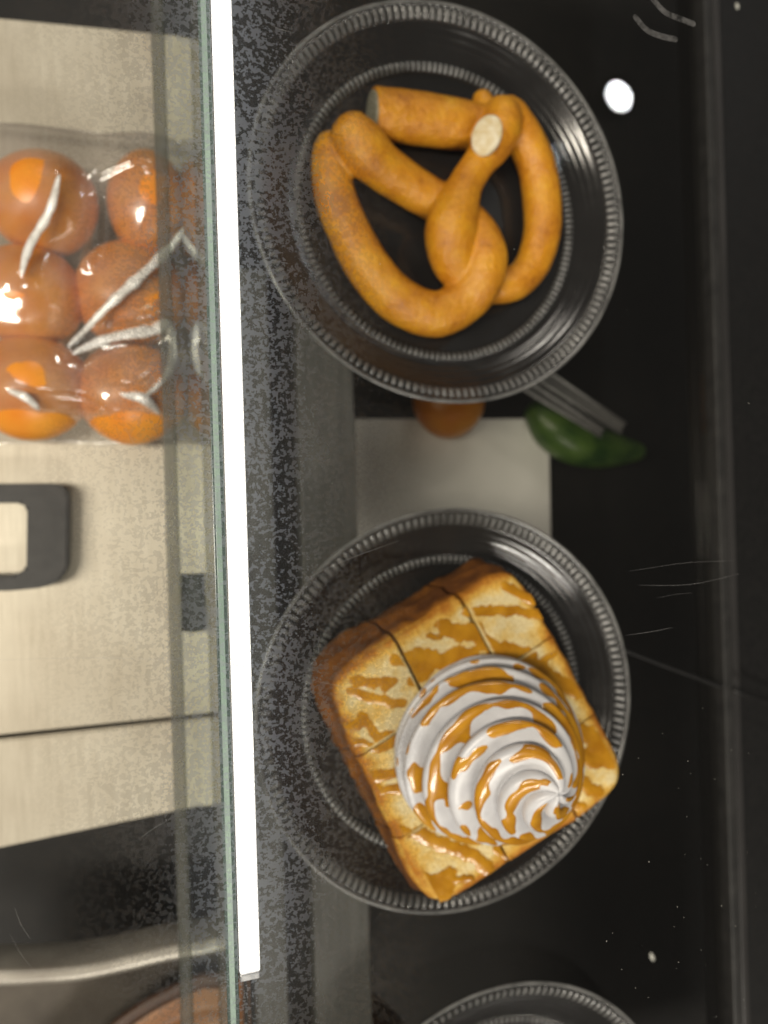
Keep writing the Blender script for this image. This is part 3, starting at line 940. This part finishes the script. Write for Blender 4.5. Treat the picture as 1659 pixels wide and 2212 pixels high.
def cream_pt(i, j, off=0.0):
    s = i/NS; a = 2*math.pi*j/NP
    # meridian: bulging dome running into a drawn tip
    r0 = CRX*(1-s)**0.62*(1+0.16*math.sin(s*math.pi))*(0.985 if s < 0.02 else 1)
    z0 = CH*(s**0.92)
    lobes = 6
    ph = lobes*a+2*math.pi*(6.9*(s**0.85))+1.1*math.sin(a+0.7)+0.8*math.sin(s*9)
    c = abs(math.cos(ph/2))
    rid = (c**0.62)-0.60
    amp = 0.0120*(1-s)**0.5*(0.40+0.60*min(1, s*6))
    if s > 0.8: amp *= 1.0
    lean = Vector((0.0068, -0.0035, 0))*s*s
    r = max(0.0002, r0+amp*rid*1.0)
    r *= 1+0.035*math.sin(a*2+s*5+0.4)
    z = z0+amp*0.55*rid*min(1, s*6)
    return Vector((r*math.cos(a), r*math.sin(a), z))+lean


P = [[cream_pt(i, j) for j in range(NP)] for i in range(NS)]
vs = [p for row in P for p in row]
fs = []
for i in range(NS-1):
    for j in range(NP):
        fs.append((i*NP+j, i*NP+(j+1) % NP, (i+1)*NP+(j+1) % NP, (i+1)*NP+j))
fs.append(tuple((NS-1)*NP+j for j in range(NP)))
sw = mesh_obj('swirl', vs, fs, M_cream, cr_, True)
# sauce streaks: an offset skin that surfaces only where the drizzle lies
nrm = [Vector(v.normal) for v in sw.data.vertices]
vs2, keep = [], []
for i in range(NS):
    s = i/NS
    for j in range(NP):
        a = 2*math.pi*j/NP
        p = P[i][j]
        ph = a+2*math.pi*(6.9*(s**0.85))/6
        pr = 6*a+2*math.pi*(6.9*(s**0.85))+1.1*math.sin(a+0.7)+0.8*math.sin(s*9)
        q = 0.62*math.cos(pr-0.9+1.6*noise.noise(Vector((p.x*60, p.y*60, p.z*60))))
        q += 1.0*noise.noise(Vector((math.cos(a)*2.1, math.sin(a)*2.1, pr*0.42)))
        q += 0.45*noise.noise(Vector((p.x*170, p.y*170, p.z*170+3)))-0.34-0.75*max(0, 1-s*4.5)
        if s < 0.05 or s > 0.97: q = -1
        k = max(-1, min(1, (q-0.02)*2.2))
        h = 0.00032*(math.sqrt(k) if k > 0 else k*1.5)
        vs2.append(p+nrm[i*NP+j]*h); keep.append(k)
fs2 = [f for f in fs[:-1] if max(keep[t_] for t_ in f) > -0.45]
ss = mesh_obj('caramel_sauce', vs2, fs2, M_sauce, cr_, True)
tag(cr_, 'peaked white whipped cream swirl streaked with caramel on the toast', 'cream')

# ------------------------------------------------------------------ glass partition, strip and top glass
pn = empty('glass_partition', ((X_PANE0+X_PANE1)/2, 0, -0.004)); ix, iz = (X_PANE0+X_PANE1)/2, -0.004
bm_obj('pane', box_bm(X_PANE0-ix, X_PANE1-ix, -0.5, 0.5, 0.0, Z_LED-0.0021-iz), M_clear, pn)
eg = bm_obj('polished_edge', box_bm(X_PANE0-ix-0.0001, X_PANE1-ix+0.0001, -0.5, 0.5, Z_LED-0.0020-iz, Z_LED-0.0006-iz, 0.0003), M_edge2, pn)
bm_obj('bright_bevel', box_bm(X_PANE0-ix+0.0007, X_PANE1-ix-0.0009, -0.5, 0.5, Z_LED-0.0007-iz, Z_LED-0.0003-iz, 0.0001), M_edge, eg)
xr0, xr1 = at(357, 1106, -0.006).x-ix, at(386, 1106, -0.006).x-ix
ya, yb = at(360, 360, -0.006).y, at(360, 488, -0.006).y
bm_obj('bottom_rail', box_bm(xr0, xr1, -0.5, 0.5, -0.004, 0.0, 0.0012), M_railp, pn)
bm_obj('foot_plate', box_bm(xr1-0.001, X_PANE1-ix, -0.5, 0.5, -0.0032, -0.0005), M_clear, pn)
bc = at(430, 1308, -0.002)
bk = mesh_obj('bracket', *prism([Vector((x-ix, y, 0)) for x, y in [(at(392, 1243, -0.002).x, at(392, 1243, -0.002).y), (at(436, 1243, -0.002).x, at(436, 1243, -0.002).y),
     (at(462, 1200, -0.002).x, at(462, 1200, -0.002).y), (at(530, 1200, -0.002).x, at(530, 1200, -0.002).y), (at(530, 1415, -0.002).x, at(530, 1415, -0.002).y),
     (at(467, 1415, -0.002).x, at(467, 1415, -0.002).y), (at(440, 1372, -0.002).x, at(440, 1372, -0.002).y), (at(394, 1370, -0.002).x, at(394, 1370, -0.002).y)]], -0.010, -0.0065), M_blackp, pn)
tag(pn, 'upright glass partition with a green polished edge beside the light strip', 'partition')

yl = at(540, 2112, Z_LED).y
ld = empty('light_strip', ((X_LED0+X_LED1)/2, 0, Z_LED)); ix = (X_LED0+X_LED1)/2
hw = (X_LED1-X_LED0)/2
bm_obj('diffuser', box_bm(-hw, hw, yl+0.0012, 0.40, -0.002, 0.0, 0.0005), M_led, ld)
bm_obj('housing', box_bm(-hw, hw, yl, 0.40, -0.010, -0.0021, 0.0004), M_alu, ld)
bm_obj('end_cap', box_bm(-hw, hw, yl-0.0012, yl+0.001, -0.010, -0.0004, 0.0004), M_alu, ld)
tag(ld, 'long bright white light strip running down beside the glass edge', 'light strip')

tgl = empty('top_glass', (0.1, 0, Z_TOP)); inv = Vector((0.1, 0, Z_TOP))
xa, xb = (X_LED0+X_LED1)/2-0.085-0.1, (X_LED0+X_LED1)/2+0.085-0.1
for nm, x0, x1, m_ in (('clear_sheet', -0.45, xa, M_topclean), ('spotted_sheet', xa, xb, M_top), ('clear_sheet', xb, 0.45, M_topclean)):
    mesh_obj(nm, [(x0, -0.45, 0.0005), (x1, -0.45, 0.0005), (x1, 0.45, 0.0005), (x0, 0.45, 0.0005)], [(0, 1, 2, 3)], m_, tgl)
scr = [((480, 22), (562, 0)), ((1055, 105), (1150, 135)), ((945, 675), (1150, 555)), ((1030, 1330), (1090, 1290)), ((735, 1660), (1010, 1440)), ((770, 1640), (1000, 1520)),
       ((490, 1670), (550, 1765)), ((1050, 2030), (1200, 2180)), ((970, 2085), (1260, 2300)), ((0, 2575), (900, 2590)), ((860, 2580), (1000, 2605)),
       ((545, 3270), (690, 3180)), ((1050, 3475), (1190, 3400)), ((40, 3640), (150, 3800)), ((60, 3540), (120, 3660)), ((2455, 2230), (2860, 2190)), ((2490, 2285), (2880, 2240)),
       ((2560, 2335), (2700, 2315)), ((2440, 2480), (2620, 2450)), ((1190, 2260), (1560, 2110)), ((1500, 2700), (1150, 2640))]
for k, (a, b_) in enumerate(scr):
    p, q = at(a[0]*.553, a[1]*.553, Z_TOP)-inv, at(b_[0]*.553, b_[1]*.553, Z_TOP)-inv
    m_ = (p+q)/2+Vector((random.uniform(-1, 1), random.uniform(-1, 1), 0))*(q-p).length*0.05
    rr = random.choice((0.000014, 0.00002, 0.000028))
    v_, f_ = tube(spline([(p.x, p.y, 0.0008, rr*0.5), (m_.x, m_.y, 0.0008, rr), (q.x, q.y, 0.0008, rr*0.5)], 5), 5)
    mesh_obj('scratch', v_, f_, M_scr, tgl)
for pl in ([(2540, 0), (2590, 55), (2660, 85), (2700, 100)], [(2475, 75), (2520, 125), (2580, 150), (2630, 160)]):  # grey ribbons painting a reflection of rings in the glass
    q = [at(x*.553, y*.553, Z_TOP)-inv for x, y in pl]
    v_, f_ = tube(spline([(p.x, p.y, 0.0010, 0.0011) for p in q], 6), 8, squash=0.2)
    mesh_obj('reflection_streak', v_, f_, M_reflection, tgl, True)
tag(tgl, 'spotted and scratched clear glass sheet over the whole display', 'glass sheet')

# pale crumb and dust grains on the shelf
for k, (x, y, a, b_, lab) in enumerate([(1409, 2067, 0.0012, 0.0024, 'pale oval crumb on the dark shelf near the bottom right'),
                                        (1592, 13, 0.0012, 0.0017, 'tiny pale crumb on the dark shelf at the top right')]):
    o = ball('crumb', x, y, 0.0008, a, b_, 0.0008, M_dust, lumps=0.3, seed=k); o.rotation_euler.z = R(25)
    tag(o, lab, 'crumb')
vs, fs = [], []
for k in range(60):
    x, y = random.uniform(1300, 1650), random.uniform(1500, 2200)
    if k % 3 == 0: x, y = random.uniform(500, 1650), random.uniform(0, 2200)
    c = at(x, y, Z_TOP+0.0012); r_ = random.choice((0.00007, 0.00009, 0.00011, 0.00015)); b0_ = len(vs)
    for d in ((1, 0, 0), (0, 1, 0), (-1, 0.2, 0), (0, -1, 0), (0, 0, 1), (0, 0, -1)):
        vs.append(c+Vector(d)*r_*random.uniform(0.7, 1.4))
    for f in ((0, 1, 4), (1, 2, 4), (2, 3, 4), (3, 0, 4), (1, 0, 5), (2, 1, 5), (3, 2, 5), (0, 3, 5)): fs.append(tuple(b0_+i for i in f))
o = mesh_obj('dust', vs, fs, M_dust); tag(o, 'scattered pale dust grains on the glass over the dark shelf', 'dust', kind='stuff')

# round ceiling lamp whose image shows in the glass at the upper right
p = at(1337, 208, Z_TOP+0.0005); d = (p-CAM).normalized(); d.z = -d.z
lp = p+d*1.9
la = empty('ceiling_lamp', lp)
rl = 1.9*1.15*26/FPX
lathe([(0.001, 0), (rl*0.6, -0.0008), (rl, 0.0)], 32, 'lamp_face', M_lamp, la)
lathe([(rl*1.02, -0.003), (rl*1.3, -0.003), (rl*1.35, 0.0), (rl*1.2, 0.05), (0.001, 0.06)], 32, 'housing', M_black, la)
tag(la, 'round white ceiling lamp mirrored as a bright spot in the glass', 'lamp')
